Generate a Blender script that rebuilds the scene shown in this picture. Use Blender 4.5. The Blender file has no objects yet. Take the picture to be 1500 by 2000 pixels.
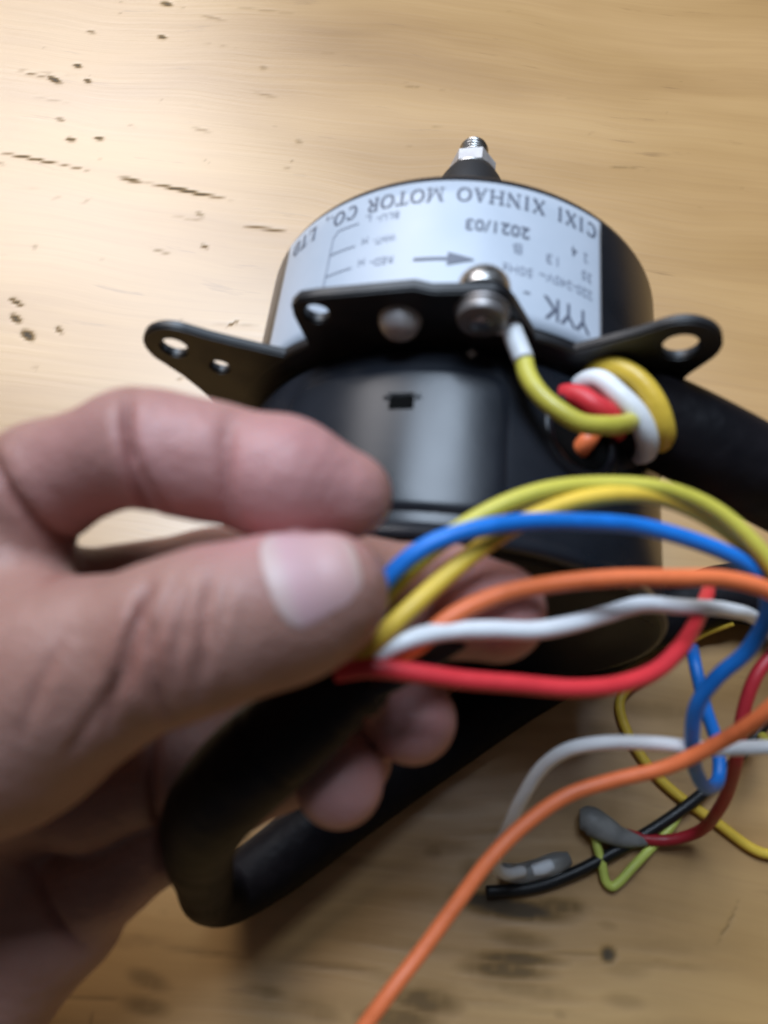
import bpy, bmesh, math, random
import numpy as np
from mathutils import Vector, Matrix
random.seed(4)
MM = 0.001
scene = bpy.context.scene
COL = scene.collection

# ------------------------------------------------------------------ camera
PITCH, ROLL, CAMH = 1.35700406, 0.0403941954, 217.664947      # rad, rad, mm above the table
PITCH = math.radians(65.3105)
ROLL = math.radians(1.9441)
FPX = 1500.0
_d = np.array([0, math.cos(PITCH), -math.sin(PITCH)])
_r0 = np.array([1.0, 0, 0]); _u0 = np.cross(_r0, _d)
_r = math.cos(ROLL)*_r0 + math.sin(ROLL)*_u0
_u = math.cos(ROLL)*_u0 - math.sin(ROLL)*_r0
CAM = np.array([0, 0, CAMH])
cd = bpy.data.cameras.new('camera'); cam = bpy.data.objects.new('camera', cd); COL.objects.link(cam)
cd.sensor_fit = 'VERTICAL'; cd.sensor_height = 6.4; cd.sensor_width = 4.8; cd.lens = 6.4*FPX/2000
cd.clip_start = 0.005; cd.clip_end = 50
cd.dof.use_dof = True; cd.dof.focus_distance = 0.34; cd.dof.aperture_fstop = 2.5
M = Matrix(((_r[0], _u[0], -_d[0], 0), (_r[1], _u[1], -_d[1], 0), (_r[2], _u[2], -_d[2], CAMH*MM), (0, 0, 0, 1)))
cam.matrix_world = M
scene.camera = cam

# ------------------------------------------------------------------ room light, lamps, exposure
world = bpy.data.worlds.new('World'); scene.world = world; world.use_nodes = True
wn = world.node_tree; bg = wn.nodes['Background']
bg.inputs[0].default_value = (0.62, 0.60, 0.62, 1); bg.inputs[1].default_value = 0.078
scene.view_settings.view_transform = 'Standard'; scene.view_settings.look = 'None'
scene.view_settings.exposure = 0.0; scene.view_settings.gamma = 1

def area(name, az, el, dist, sx, sy, power, color, target=(0.015, 0.09, 0.03)):
    l = bpy.data.lights.new(name, 'AREA'); l.shape = 'RECTANGLE'; l.size = sx; l.size_y = sy
    l.energy = power; l.color = color
    o = bpy.data.objects.new(name, l); COL.objects.link(o)
    az, el = math.radians(az), math.radians(el)
    v = Vector((math.sin(az)*math.cos(el), math.cos(az)*math.cos(el), math.sin(el)))
    o.location = Vector(target) + v*dist
    o.rotation_euler = v.to_track_quat('Z', 'Y').to_euler()
    return o
area('window_light', -31, 38, 2.8, 1.35, 0.85, 34, (1.0, 0.96, 0.97))
area('skylight', -10, 66, 2.4, 0.95, 1.05, 72, (0.68, 0.82, 1.0))

# ------------------------------------------------------------------ helpers
def ray(px, py): return _d + (px-750)/FPX*_r - (py-1000)/FPX*_u
def W(px, py, dep): return CAM + dep*ray(px, py)             # mm, depth along the view axis
def G(px, py, z=0.0):
    v = ray(px, py); return CAM + (z-CAM[2])/v[2]*v          # mm, on the level z above the table

def link_mesh(name, verts, faces, mat, parent=None, smooth=True, mm=True, mats=None, fmat=None):
    me = bpy.data.meshes.new(name)
    v = np.asarray(verts, float)*(MM if mm else 1)
    me.from_pydata(v.tolist(), [], [list(map(int, f)) for f in faces])
    me.update()
    for p in me.polygons: p.use_smooth = smooth
    if mats:
        for m in mats: me.materials.append(m)
        if fmat is not None: me.polygons.foreach_set('material_index', fmat)
    else: me.materials.append(mat)
    o = bpy.data.objects.new(name, me); COL.objects.link(o)
    if parent: o.parent = parent
    return o
def from_bm(name, bm, mat, parent=None, smooth=True, angle=35):
    bmesh.ops.recalc_face_normals(bm, faces=bm.faces)
    me = bpy.data.meshes.new(name); bm.to_mesh(me); bm.free()
    me.materials.append(mat)
    if smooth:
        me.polygons.foreach_set('use_smooth', [True]*len(me.polygons))
        me.set_sharp_from_angle(angle=math.radians(angle))
    o = bpy.data.objects.new(name, me); COL.objects.link(o)
    if parent: o.parent = parent
    return o
def tag(o, label, cat, group=None):
    o['label'] = label; o['category'] = cat
    if group: o['group'] = group
    return o

def catmull(P, n=14):
    P = np.asarray(P, float); Q = np.vstack([2*P[0]-P[1], P, 2*P[-1]-P[-2]]); out = []
    for i in range(1, len(Q)-2):
        p0, p1, p2, p3 = Q[i-1], Q[i], Q[i+1], Q[i+2]
        # centripetal knots
        def kn(a, b): return max(np.linalg.norm(b[:3]-a[:3])**0.5, 1e-4)
        t0 = 0; t1 = t0+kn(p0, p1); t2 = t1+kn(p1, p2); t3 = t2+kn(p2, p3)
        for k in range(n):
            t = t1+(t2-t1)*k/n
            A1 = (t1-t)/(t1-t0)*p0+(t-t0)/(t1-t0)*p1; A2 = (t2-t)/(t2-t1)*p1+(t-t1)/(t2-t1)*p2
            A3 = (t3-t)/(t3-t2)*p2+(t-t2)/(t3-t2)*p3
            B1 = (t2-t)/(t2-t0)*A1+(t-t0)/(t2-t0)*A2; B2 = (t3-t)/(t3-t1)*A2+(t-t1)/(t3-t1)*A3
            out.append((t2-t)/(t2-t1)*B1+(t-t1)/(t2-t1)*B2)
    out.append(Q[-2]); return np.array(out)
def frames(C):
    T = np.gradient(C, axis=0); T /= np.linalg.norm(T, axis=1)[:, None]+1e-9
    n = np.cross(T[0], [0, 0, 1.0]); 
    if np.linalg.norm(n) < 1e-3: n = np.cross(T[0], [1.0, 0, 0])
    n /= np.linalg.norm(n); N = [n]
    for i in range(1, len(C)):
        n = N[-1]-T[i]*np.dot(N[-1], T[i]); n /= np.linalg.norm(n)+1e-9; N.append(n)
    N = np.array(N); return T, N, np.cross(T, N)
def tube(name, pts, rad, mat, parent=None, sides=14, n=10, cap=True, flat=None, shear=None, wall=0, wob=0):
    """pts mm; rad number or list; optional wall thickness makes a hollow sleeve"""
    pts = np.asarray(pts, float); k = len(pts)
    rr = np.full(k, rad, float) if np.isscalar(rad) else np.asarray(rad, float)
    ff = np.ones(k) if flat is None else np.asarray(flat, float)
    D = catmull(np.column_stack([pts, rr, ff]), n); C, R, F = D[:, :3], D[:, 3], D[:, 4]
    T, N, B = frames(C); m = len(C)
    a = np.linspace(0, 2*math.pi, sides, endpoint=False)
    rng = np.random.default_rng(len(name)+m)
    w = 1+wob*np.cumsum(rng.normal(size=(m, 1)), 0)*0.1
    def shell(off):
        V = C[:, None]+(R[:, None, None]*np.clip(w, .93, 1.07)[:, :, None]-off)*(np.cos(a)[None, :, None]*N[:, None]+np.sin(a)[None, :, None]*B[:, None])
        dz = V[:, :, 2]-C[:, None, 2]; V[:, :, 2] = C[:, None, 2]+dz*F[:, None]
        if shear:
            for end, amt, ph in shear:
                e = m-1 if end else 0
                for q in range(5):
                    i = e-q if end else e+q
                    V[i] += (T[i]*(1 if end else -1))[None]*(np.cos(a-ph)*amt*(1-q/5))[:, None]
        return V
    V = shell(0).reshape(-1, 3); faces = []
    def ring(i, j, base=0): return base+i*sides+j % sides
    for i in range(m-1):
        for j in range(sides): faces.append((ring(i, j), ring(i, j+1), ring(i+1, j+1), ring(i+1, j)))
    if wall:
        V2 = shell(wall).reshape(-1, 3); b = len(V); V = np.vstack([V, V2])
        for i in range(m-1):
            for j in range(sides): faces.append((ring(i, j, b), ring(i+1, j, b), ring(i+1, j+1, b), ring(i, j+1, b)))
        for j in range(sides):
            faces.append((ring(0, j), ring(0, j, b), ring(0, j+1, b), ring(0, j+1)))
            faces.append((ring(m-1, j), ring(m-1, j+1), ring(m-1, j+1, b), ring(m-1, j, b)))
    elif cap:
        faces.append([ring(0, j) for j in range(sides)][::-1]); faces.append([ring(m-1, j) for j in range(sides)])
    return link_mesh(name, V, faces, mat, parent)

# ------------------------------------------------------------------ materials
def mat(name, color, rough=0.5, metal=0.0, coat=0.0, spec=0.5, coat_rough=0.1):
    m = bpy.data.materials.new(name); m.use_nodes = True
    b = m.node_tree.nodes['Principled BSDF']
    b.inputs['Base Color'].default_value = (*color, 1); b.inputs['Roughness'].default_value = rough
    b.inputs['Metallic'].default_value = metal; b.inputs['Coat Weight'].default_value = coat
    b.inputs['Coat Roughness'].default_value = coat_rough
    b.inputs['Specular IOR Level'].default_value = spec
    return m
def vary(m, c1, c2, scale, detail=4, bump=0.0, bscale=None, rough=None, stops=(0.35, 0.65), stretch=None):
    """noise-mixed colour, roughness and bump"""
    nt = m.node_tree; N, L = nt.nodes, nt.links; b = N['Principled BSDF']
    tc = N.new('ShaderNodeTexCoord'); mp = N.new('ShaderNodeMapping'); L.new(tc.outputs['Object'], mp.inputs[0])
    if stretch: mp.inputs['Scale'].default_value = stretch
    n = N.new('ShaderNodeTexNoise'); n.inputs['Scale'].default_value = scale; n.inputs['Detail'].default_value = detail
    L.new(mp.outputs[0], n.inputs['Vector'])
    cr = N.new('ShaderNodeValToRGB'); cr.color_ramp.elements[0].position = stops[0]; cr.color_ramp.elements[1].position = stops[1]
    cr.color_ramp.elements[0].color = (*c1, 1); cr.color_ramp.elements[1].color = (*c2, 1)
    L.new(n.outputs['Fac'], cr.inputs[0]); L.new(cr.outputs[0], b.inputs['Base Color'])
    if rough:
        mr = N.new('ShaderNodeMapRange'); mr.inputs['To Min'].default_value = rough[0]; mr.inputs['To Max'].default_value = rough[1]
        mr.inputs['From Min'].default_value = 0.3; mr.inputs['From Max'].default_value = 0.7
        L.new(n.outputs['Fac'], mr.inputs[0]); L.new(mr.outputs[0], b.inputs['Roughness'])
    if bump:
        n2 = N.new('ShaderNodeTexNoise'); n2.inputs['Scale'].default_value = bscale or scale*4; n2.inputs['Detail'].default_value = 3
        L.new(mp.outputs[0], n2.inputs['Vector'])
        bp = N.new('ShaderNodeBump'); bp.inputs['Distance'].default_value = bump; bp.inputs['Strength'].default_value = 1
        L.new(n2.outputs['Fac'], bp.inputs['Height']); L.new(bp.outputs[0], b.inputs['Normal'])
    return m

black = vary(mat('black_motor_paint', (0.012, 0.013, 0.016), 0.40, spec=0.30, coat=0.10, coat_rough=0.25), (0.008, 0.010, 0.014), (0.016, 0.018, 0.024), 42, detail=9, bump=0.00001, bscale=600, rough=(0.25, 0.36))
black2 = vary(mat('black_plate_paint', (0.010, 0.010, 0.012), 0.45), (0.008, 0.008, 0.010), (0.016, 0.016, 0.018), 120, rough=(0.38, 0.55))
sleeve_m = vary(mat('black_sleeve_vinyl', (0.008, 0.008, 0.010), 0.5, spec=0.10), (0.005, 0.0045, 0.006), (0.012, 0.010, 0.012), 60, bump=0.0011, bscale=85, rough=(0.45, 0.65))
steel = vary(mat('zinc_steel', (0.6, 0.6, 0.6), 0.3, metal=1), (0.50, 0.49, 0.47), (0.66, 0.66, 0.66), 300, rough=(0.2, 0.42))
dull_steel = vary(mat('dull_rivet_steel', (0.3, 0.3, 0.3), 0.45, metal=0.35), (0.42, 0.40, 0.40), (0.55, 0.53, 0.52), 300, rough=(0.45, 0.6))
brass = vary(mat('tarnished_terminal', (0.2, 0.12, 0.08), 0.5, metal=0.8), (0.24, 0.225, 0.22), (0.32, 0.30, 0.30), 400)
rubber = mat('dark_rubber', (0.013, 0.012, 0.013), 0.6)
label_m = vary(mat('silver_paper_label', (0.66, 0.69, 0.74), 0.42, metal=0.0, spec=0.6), (0.48, 0.54, 0.62), (0.53, 0.58, 0.66), 60, rough=(0.36, 0.46))
ink = mat('black_label_ink', (0.11, 0.125, 0.17), 0.5)
ink_fine = mat('fine_label_ink', (0.24, 0.27, 0.34), 0.5)
def wire_mat(name, c, k=0.8):
    m = mat(name, c, 0.38, spec=0.45)
    m.node_tree.nodes['Principled BSDF'].inputs['Subsurface Weight'].default_value = 0.0
    return vary(m, tuple(x*k for x in c), c, 75, detail=8, bump=0.00012, bscale=420, rough=(0.32, 0.55), stops=(.40, .55))
w_blue = wire_mat('blue_insulation', (0.010, 0.20, 0.72))
w_yellow = wire_mat('yellow_insulation', (0.90, 0.60, 0.07))
w_orange = wire_mat('orange_insulation', (0.88, 0.20, 0.065))
w_white = wire_mat('white_insulation', (0.80, 0.82, 0.84), 0.92)
w_red = wire_mat('red_insulation', (0.68, 0.035, 0.045))
w_dred = wire_mat('dark_red_insulation', (0.42, 0.02, 0.03))
w_olive = wire_mat('yellow_green_insulation', (0.64, 0.57, 0.08))
w_lime = wire_mat('lime_insulation', (0.72, 0.80, 0.16))
w_black = wire_mat('black_insulation', (0.012, 0.012, 0.013))
w_clear = wire_mat('milky_sleeve', (0.60, 0.62, 0.62), 0.85)
grey_shrink = vary(mat('grey_shrink', (0.10, 0.11, 0.12), 0.5), (0.17, 0.17, 0.165), (0.27, 0.265, 0.25), 200, bump=0.0003, bscale=300)

# ------------------------------------------------------------------ table top
GR = math.radians(-6)       # direction of the grain on the table
marks = [((0, 298), (130, 322), 1.1, .8), ((110, 318), (175, 335), .8, .5), ((290, 358), (440, 388), 1.3, .85), ((235, 346), (275, 356), 1.8, .7),
         ((40, 140), (90, 150), .9, .6), ((92, 148), (118, 162), 2.0, .9), ((145, 126), (158, 130), 1.7, .9), ((165, 155), (176, 160), 1.6, .8),
         ((316, 4), (334, 10), 2.4, .8), ((312, 70), (324, 74), 1.8, .8), ((172, 60), (184, 64), 1.4, .5), ((130, 270), (144, 274), 1.7, .8),
         ((186, 269), (200, 272), 1.6, .8), ((112, 231), (124, 235), 1.4, .5), ((478, 442), (560, 452), 1.1, .6), ((18, 583), (42, 598), 1.3, .8),
         ((24, 616), (38, 630), 1.9, .8), ((46, 648), (66, 664), 2.3, .95), ((110, 640), (120, 650), 1.4, .7), ((385, 415), (396, 422), 1.6, .4),
         ((396, 478), (406, 484), 1.3, .6), ((445, 636), (462, 628), .9, .7), ((300, 486), (330, 496), 1.0, .35), ((500, 180), (540, 190), 1.3, .25),
         ((70, 190), (130, 200), 1.0, .2), ((380, 250), (410, 258), 1.4, .3), ((395, 30), (440, 40), 1.5, .3), ((580, 275), (590, 279), 1.8, .3), ((510, 130), (520, 133), 2, .3),
         # lower table: dark open grain
         ((890, 1762), (1120, 1790), 4.2, .85), ((880, 1752), (1030, 1768), 3.6, .9), ((1040, 1765), (1150, 1775), 3.2, .6), ((920, 1868), (1100, 1880), 2.4, .7), ((960, 1830), (1080, 1846), 3, .4), ((1060, 1860), (1200, 1868), .8, .25),
         ((1175, 1864), (1198, 1866), 3.0, .92), ((900, 1890), (1080, 1905), 3.0, .65), ((760, 1945), (900, 1965), 4.5, .65), ((690, 1985), (860, 1995), 4.0, .6),
         ((1404, 1840), (1440, 1760), .5, .4), ((560, 1880), (760, 1900), 1.2, .3), ((250, 1900), (330, 1930), 3.0, .4), ((240, 1960), (330, 1975), 3.0, .45), ((320, 1850), (480, 1870), 1.2, .3),
         ((1180, 1950), (1260, 1962), 2.5, .25), ((830, 1660), (860, 1664), 3.0, .3), ((1270, 1390), (1300, 1396), 2.5, .25), ((1180, 1380), (1380, 1400), 4, .25), ((1130, 1420), (1250, 1440), 4, .25), ((1000, 1560), (1250, 1590), 6, .25), ((560, 1960), (680, 1990), 4, .3), ((930, 1920), (1130, 1950), 3, .3), ((480, 1930), (560, 1945), 2, .35), ((900, 1700), (960, 1720), 5, .4), ((1180, 1890), (1260, 1900), 3, .2), ((1100, 1520), (1290, 1560), 2.4, .2)]
def table_material():
    m = bpy.data.materials.new('varnished_worn_wood'); m.use_nodes = True
    nt = m.node_tree; N, L = nt.nodes, nt.links; b = N['Principled BSDF']
    tc = N.new('ShaderNodeTexCoord')
    rot = N.new('ShaderNodeMapping'); rot.inputs['Rotation'].default_value = (0, 0, -GR); L.new(tc.outputs['Object'], rot.inputs[0])
    # slow warp so the grain wanders
    wn_ = N.new('ShaderNodeTexNoise'); wn_.inputs['Scale'].default_value = 7; wn_.inputs['Detail'].default_value = 2; L.new(rot.outputs[0], wn_.inputs['Vector'])
    wm = N.new('ShaderNodeVectorMath'); wm.operation = 'MULTIPLY_ADD'; wm.inputs[1].default_value = (0.0, 0.035, 0); L.new(wn_.outputs['Color'], wm.inputs[0]); L.new(rot.outputs[0], wm.inputs[2])
    def streak(sx, sy, det, rough=0.55):
        mp = N.new('ShaderNodeMapping'); mp.inputs['Scale'].default_value = (sx, sy, 1); L.new(wm.outputs[0], mp.inputs[0])
        n = N.new('ShaderNodeTexNoise'); n.inputs['Scale'].default_value = 1; n.inputs['Detail'].default_value = det; n.inputs['Roughness'].default_value = rough
        L.new(mp.outputs[0], n.inputs['Vector']); return n
    g1 = streak(5, 26, 5); g2 = streak(14, 420, 3); g3 = streak(5, 16, 3); g4 = streak(22, 150, 4, 0.6)
    def ramp(src, stops):
        cr = N.new('ShaderNodeValToRGB'); e = cr.color_ramp.elements
        while len(e) < len(stops): e.new(0.5)
        for q, (p, c) in enumerate(stops): e[q].position = p; e[q].color = (*c, 1)
        L.new(src, cr.inputs[0]); return cr
    base = ramp(g1.outputs['Fac'], [(0.25, (0.43, 0.235, 0.078)), (0.46, (0.52, 0.296, 0.104)), (0.60, (0.56, 0.326, 0.118)), (0.78, (0.59, 0.353, 0.133))])
    def mul(a, fac_src, stops, f):
        r = ramp(fac_src, stops); mx = N.new('ShaderNodeMix'); mx.data_type = 'RGBA'; mx.blend_type = 'MULTIPLY'; mx.inputs[0].default_value = f
        L.new(a, mx.inputs[6]); L.new(r.outputs[0], mx.inputs[7]); return mx.outputs[2]
    c = mul(base.outputs[0], g2.outputs['Fac'], [(0.35, (0.62, 0.52, 0.44)), (0.6, (1, 1, 1))], 0.12)
    c = mul(c, g3.outputs['Fac'], [(0.3, (0.80, 0.76, 0.66)), (0.65, (1.06, 1.06, 1.08))], 0.8)
    c = mul(c, g4.outputs['Fac'], [(0.24, (0.45, 0.38, 0.30)), (0.36, (1, 1, 1))], 0.55)
    # flecks: small dents filled with dirt
    mpv = N.new('ShaderNodeMapping'); mpv.inputs['Scale'].default_value = (38, 75, 1); L.new(rot.outputs[0], mpv.inputs[0])
    vo = N.new('ShaderNodeTexVoronoi'); vo.inputs['Scale'].default_value = 1; vo.inputs['Randomness'].default_value = 1; L.new(mpv.outputs[0], vo.inputs['Vector'])
    nz = N.new('ShaderNodeTexNoise'); nz.inputs['Scale'].default_value = 26; L.new(rot.outputs[0], nz.inputs['Vector'])
    thr = N.new('ShaderNodeMapRange'); thr.inputs['From Min'].default_value = 0.50; thr.inputs['From Max'].default_value = 0.70; thr.inputs['To Min'].default_value = 0.0; thr.inputs['To Max'].default_value = 0.17
    L.new(nz.outputs['Fac'], thr.inputs[0])
    lt = N.new('ShaderNodeMath'); lt.operation = 'SUBTRACT'; L.new(thr.outputs[0], lt.inputs[0]); L.new(vo.outputs['Distance'], lt.inputs[1])
    fl = N.new('ShaderNodeMapRange'); fl.inputs['From Min'].default_value = 0.0; fl.inputs['From Max'].default_value = 0.07; fl.inputs['To Max'].default_value = 0.28; L.new(lt.outputs[0], fl.inputs[0])
    at = N.new('ShaderNodeAttribute'); at.attribute_name = 'dirt'
    mxx = N.new('ShaderNodeMath'); mxx.operation = 'MAXIMUM'; L.new(fl.outputs[0], mxx.inputs[0]); L.new(at.outputs['Fac'], mxx.inputs[1]); acc = mxx.outputs[0]
    fin = N.new('ShaderNodeMix'); fin.data_type = 'RGBA'; L.new(acc, fin.inputs[0]); L.new(c, fin.inputs[6]); fin.inputs[7].default_value = (0.085, 0.062, 0.040, 1)
    L.new(fin.outputs[2], b.inputs['Base Color'])
    # varnish
    b.inputs['Roughness'].default_value = 0.42; b.inputs['Specular IOR Level'].default_value = 0.5
    b.inputs['Coat Weight'].default_value = 0.7; b.inputs['Coat Roughness'].default_value = 0.34; b.inputs['Coat IOR'].default_value = 1.55
    rr = N.new('ShaderNodeMapRange'); rr.inputs['From Min'].default_value = .3; rr.inputs['From Max'].default_value = .7; rr.inputs['To Min'].default_value = .34; rr.inputs['To Max'].default_value = .48
    L.new(g3.outputs['Fac'], rr.inputs[0]); L.new(rr.outputs[0], b.inputs['Roughness'])
    cw = N.new('ShaderNodeMapRange'); cw.inputs['To Min'].default_value = 1.0; cw.inputs['To Max'].default_value = 0.0; cw.inputs['From Max'].default_value = .6; L.new(acc, cw.inputs[0]); L.new(cw.outputs[0], b.inputs['Coat Weight'])
    sw = N.new('ShaderNodeMapRange'); sw.inputs['To Min'].default_value = 0.5; sw.inputs['To Max'].default_value = 0.08; sw.inputs['From Max'].default_value = .6; L.new(acc, sw.inputs[0]); L.new(sw.outputs[0], b.inputs['Specular IOR Level'])
    hs = N.new('ShaderNodeMath'); hs.operation = 'MULTIPLY_ADD'; hs.inputs[1].default_value = -0.25; L.new(acc, hs.inputs[0])
    hg = N.new('ShaderNodeMath'); hg.operation = 'MULTIPLY_ADD'; hg.inputs[1].default_value = 0.5; L.new(g2.outputs['Fac'], hg.inputs[0]); L.new(g3.outputs['Fac'], hg.inputs[2])
    L.new(hg.outputs[0], hs.inputs[2])
    bp = N.new('ShaderNodeBump'); bp.inputs['Distance'].default_value = 0.0003; bp.inputs['Strength'].default_value = 0.35
    L.new(hs.outputs[0], bp.inputs['Height']); L.new(bp.outputs[0], b.inputs['Normal']); L.new(bp.outputs[0], b.inputs['Coat Normal'])
    return m
def table_mesh():
    gx = np.concatenate([[-650, -500, -350, -260], np.arange(-205, 200.1, 0.85), [260, 350, 500, 650]])
    gy = np.concatenate([[-300, -180, -100], np.arange(-60, 130, 0.8), np.arange(130, 400.1, 1.3), [470, 600, 800]])
    X, Y = np.meshgrid(gx, gy, indexing='ij'); P = np.stack([X, Y], -1).reshape(-1, 2)
    rng = np.random.default_rng(5)
    def noise(P, cell):
        q = P/cell; i = np.floor(q).astype(int); f = q-i; f = f*f*(3-2*f); t = rng.random((97, 97))
        g = lambda a, b: t[(i[:, 0]+a) % 97, (i[:, 1]+b) % 97]
        return (g(0, 0)*(1-f[:, 0])+g(1, 0)*f[:, 0])*(1-f[:, 1])+(g(0, 1)*(1-f[:, 0])+g(1, 1)*f[:, 0])*f[:, 1]
    nx = (noise(P, 2.6)-.5)*1.6+(noise(P, 7)-.5)*2.0; ny = (noise(P, 2.3)-.5)*.9+(noise(P, 12)-.5)*1.4; br = .7+.7*noise(P, 2.2)
    D = np.zeros(len(P))
    def mark(cx, cy, ang, ln, w_, s_, amp=1.0):
        m_ = (abs(P[:, 0]-cx) < ln+w_*2+3) & (abs(P[:, 1]-cy) < ln+w_*2+3); q = P[m_]
        x = q[:, 0]-cx+nx[m_]*amp; y = q[:, 1]-cy+ny[m_]*amp*.6; ca, sa = math.cos(ang), math.sin(ang)
        l = np.hypot((x*ca+y*sa)/ln, (-x*sa+y*ca)/w_)
        D[m_] = np.maximum(D[m_], np.clip((1.2-l)/.75, 0, 1)*s_*np.clip(br[m_], 0, 1))
    for p0, p1, w_, s_ in marks:
        a_, b_ = G(*p0), G(*p1); cc = (a_+b_)/2; dd = b_-a_
        mark(cc[0], cc[1], math.atan2(dd[1], dd[0]), np.linalg.norm(dd)/2+.8, w_*.72, min(1, s_*1.15), .4)
    for _ in range(75):                       # scattered small dents
        x = rng.uniform(-190, 190); y = rng.uniform(-50, 360)
        if rng.random() < .35: x = rng.uniform(-185, -40)
        mark(x, y, GR+rng.normal()*.5, rng.uniform(.7, 2.4), rng.uniform(.4, .9), rng.uniform(.08, .38)*(1 if x < 0 else .6))
    for _ in range(70):                       # open figure in the near boards
        x = rng.uniform(-120, 100); y = rng.uniform(-50, 40); mark(x, y, GR+.06+rng.normal()*.04, rng.uniform(8, 30), rng.uniform(1.0, 3.2), rng.uniform(.06, .22))
    for _ in range(35):                       # short open pores along the grain
        x = rng.uniform(-190, 190); y = rng.uniform(-50, 360)
        mark(x, y, GR+rng.normal()*.04, rng.uniform(4, 16), rng.uniform(.3, .7), rng.uniform(.1, .35))
    Z = -0.12*D
    nX, nY = len(gx), len(gy); n = nX*nY
    V = np.column_stack([P, Z]); i, j = np.meshgrid(np.arange(nX-1), np.arange(nY-1), indexing='ij'); k = (i*nY+j).reshape(-1)
    F = np.stack([k, k+nY, k+nY+1, k+1], 1).tolist()
    rim = [q*nY for q in range(nX)]+[(nX-1)*nY+q for q in range(1, nY)]+[q*nY+nY-1 for q in range(nX-2, -1, -1)]+[q for q in range(nY-2, 0, -1)]
    lowv = V[rim].copy(); lowv[:, 2] = -25
    for a_ in range(len(rim)):
        b_ = (a_+1) % len(rim); F.append((rim[b_], rim[a_], n+a_, n+b_))
    F.append([n+q for q in range(len(rim))][::-1])
    o = link_mesh('table_top', np.vstack([V, lowv]), F, table_material())
    o.data.set_sharp_from_angle(angle=math.radians(50))
    at_ = o.data.attributes.new('dirt', 'FLOAT', 'POINT'); at_.data.foreach_set('value', np.concatenate([D, np.zeros(len(rim))]).astype(np.float32))
    return o
tbl = table_mesh()
tag(tbl, 'worn varnished honey-coloured wooden table top with dark dents and cracks', 'table')

# ------------------------------------------------------------------ fan motor: axis frame (b right, z up, s away from the camera)
YAW = math.radians(4.681949)
AX = np.array([math.sin(YAW), math.cos(YAW), 0]); BX = np.array([math.cos(YAW), -math.sin(YAW), 0]); ZX = np.array([0, 0, 1.0])
ORG = np.array([15.06, 92.79, 50.0]); R = 50.0
motor = bpy.data.objects.new('fan_motor', None); COL.objects.link(motor)
motor.location = Vector(ORG*np.array([1, 1, 0])*MM); motor.empty_display_size = 0.02
bpy.context.view_layer.update()
tag(motor, 'round black electric fan motor with silver rating label lying on the wooden table', 'motor')
BASE = ORG*np.array([1, 1, 0])
def MP(b_, z_, s_): return np.array([0, 0, 50.0]) + b_*BX + z_*ZX + s_*AX      # motor-local mm (parent at the base)
def MW(b_, z_, s_): return BASE + MP(b_, z_, s_)                             # world mm
def polar(ang, r, s): a = math.radians(ang); return MP(r*math.sin(a), r*math.cos(a), s)
def lathe(name, prof, material, n=96, parent=motor, cap=True, origin=None):
    V = []; F = []
    for s, r in prof:
        for k in range(n):
            t = 2*math.pi*k/n; V.append(MP(r*math.sin(t), r*math.cos(t), s))
    for i in range(len(prof)-1):
        for k in range(n): F.append((i*n+k, i*n+(k+1) % n, (i+1)*n+(k+1) % n, (i+1)*n+k))
    if cap: F.append([k for k in range(n)][::-1]); F.append([(len(prof)-1)*n+k for k in range(n)])
    bm = bmesh.new(); vs = [bm.verts.new(v*MM) for v in V]
    for f in F: bm.faces.new([vs[i] for i in f])
    return from_bm(name, bm, material, parent, angle=28)
def arc(s0, r0, s1, r1, k, bulge):       # profile corner
    out = []
    for i in range(k+1):
        t = i/k*math.pi/2
        out.append((s0+(s1-s0)*math.sin(t), r0+(r1-r0)*(1-math.cos(t))) if bulge else (s0+(s1-s0)*(1-math.cos(t)), r0+(r1-r0)*math.sin(t)))
    return out
# far shell with the label
prof = [(0.9, 49.5)] + [(2, 49.9), (39.0, 49.9)] + arc(39.0, 49.9, 42.0, 47.0, 6, True) + [(43.2, 36), (44, 22), (46, 20), (47.5, 12)]
lathe('label_shell', prof, black)
# near shell: groove beside the flange, shoulder, lip, end face with bearing boss
prof = [(-43.8, 14)] + [(-43.8, 15), (-41.8, 16), (-41.0, 19), (-41.2, 40), (-41.9, 45.5), (-43.2, 47.8)] + [(-43.55, 48.8), (-43.3, 49.7), (-42.5, 50.1), (-41.4, 49.8), (-40.4, 49.3)] + \
       [(-38, 49.45), (-24, 49.6), (-11, 49.72)] + [(-9, 49.66), (-7.8, 49.48), (-6.6, 49.20), (-5.4, 48.84), (-4.4, 48.40), (-3.6, 47.9), (-3.0, 47.2), (-2.6, 46.8), (-0.9, 46.7)]
lathe('near_shell', prof, black)
lathe('bearing_boss', [(-49.5, 4), (-49.5, 8.2), (-48.6, 9.4), (-43.7, 9.8)], black2, n=48)

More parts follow.
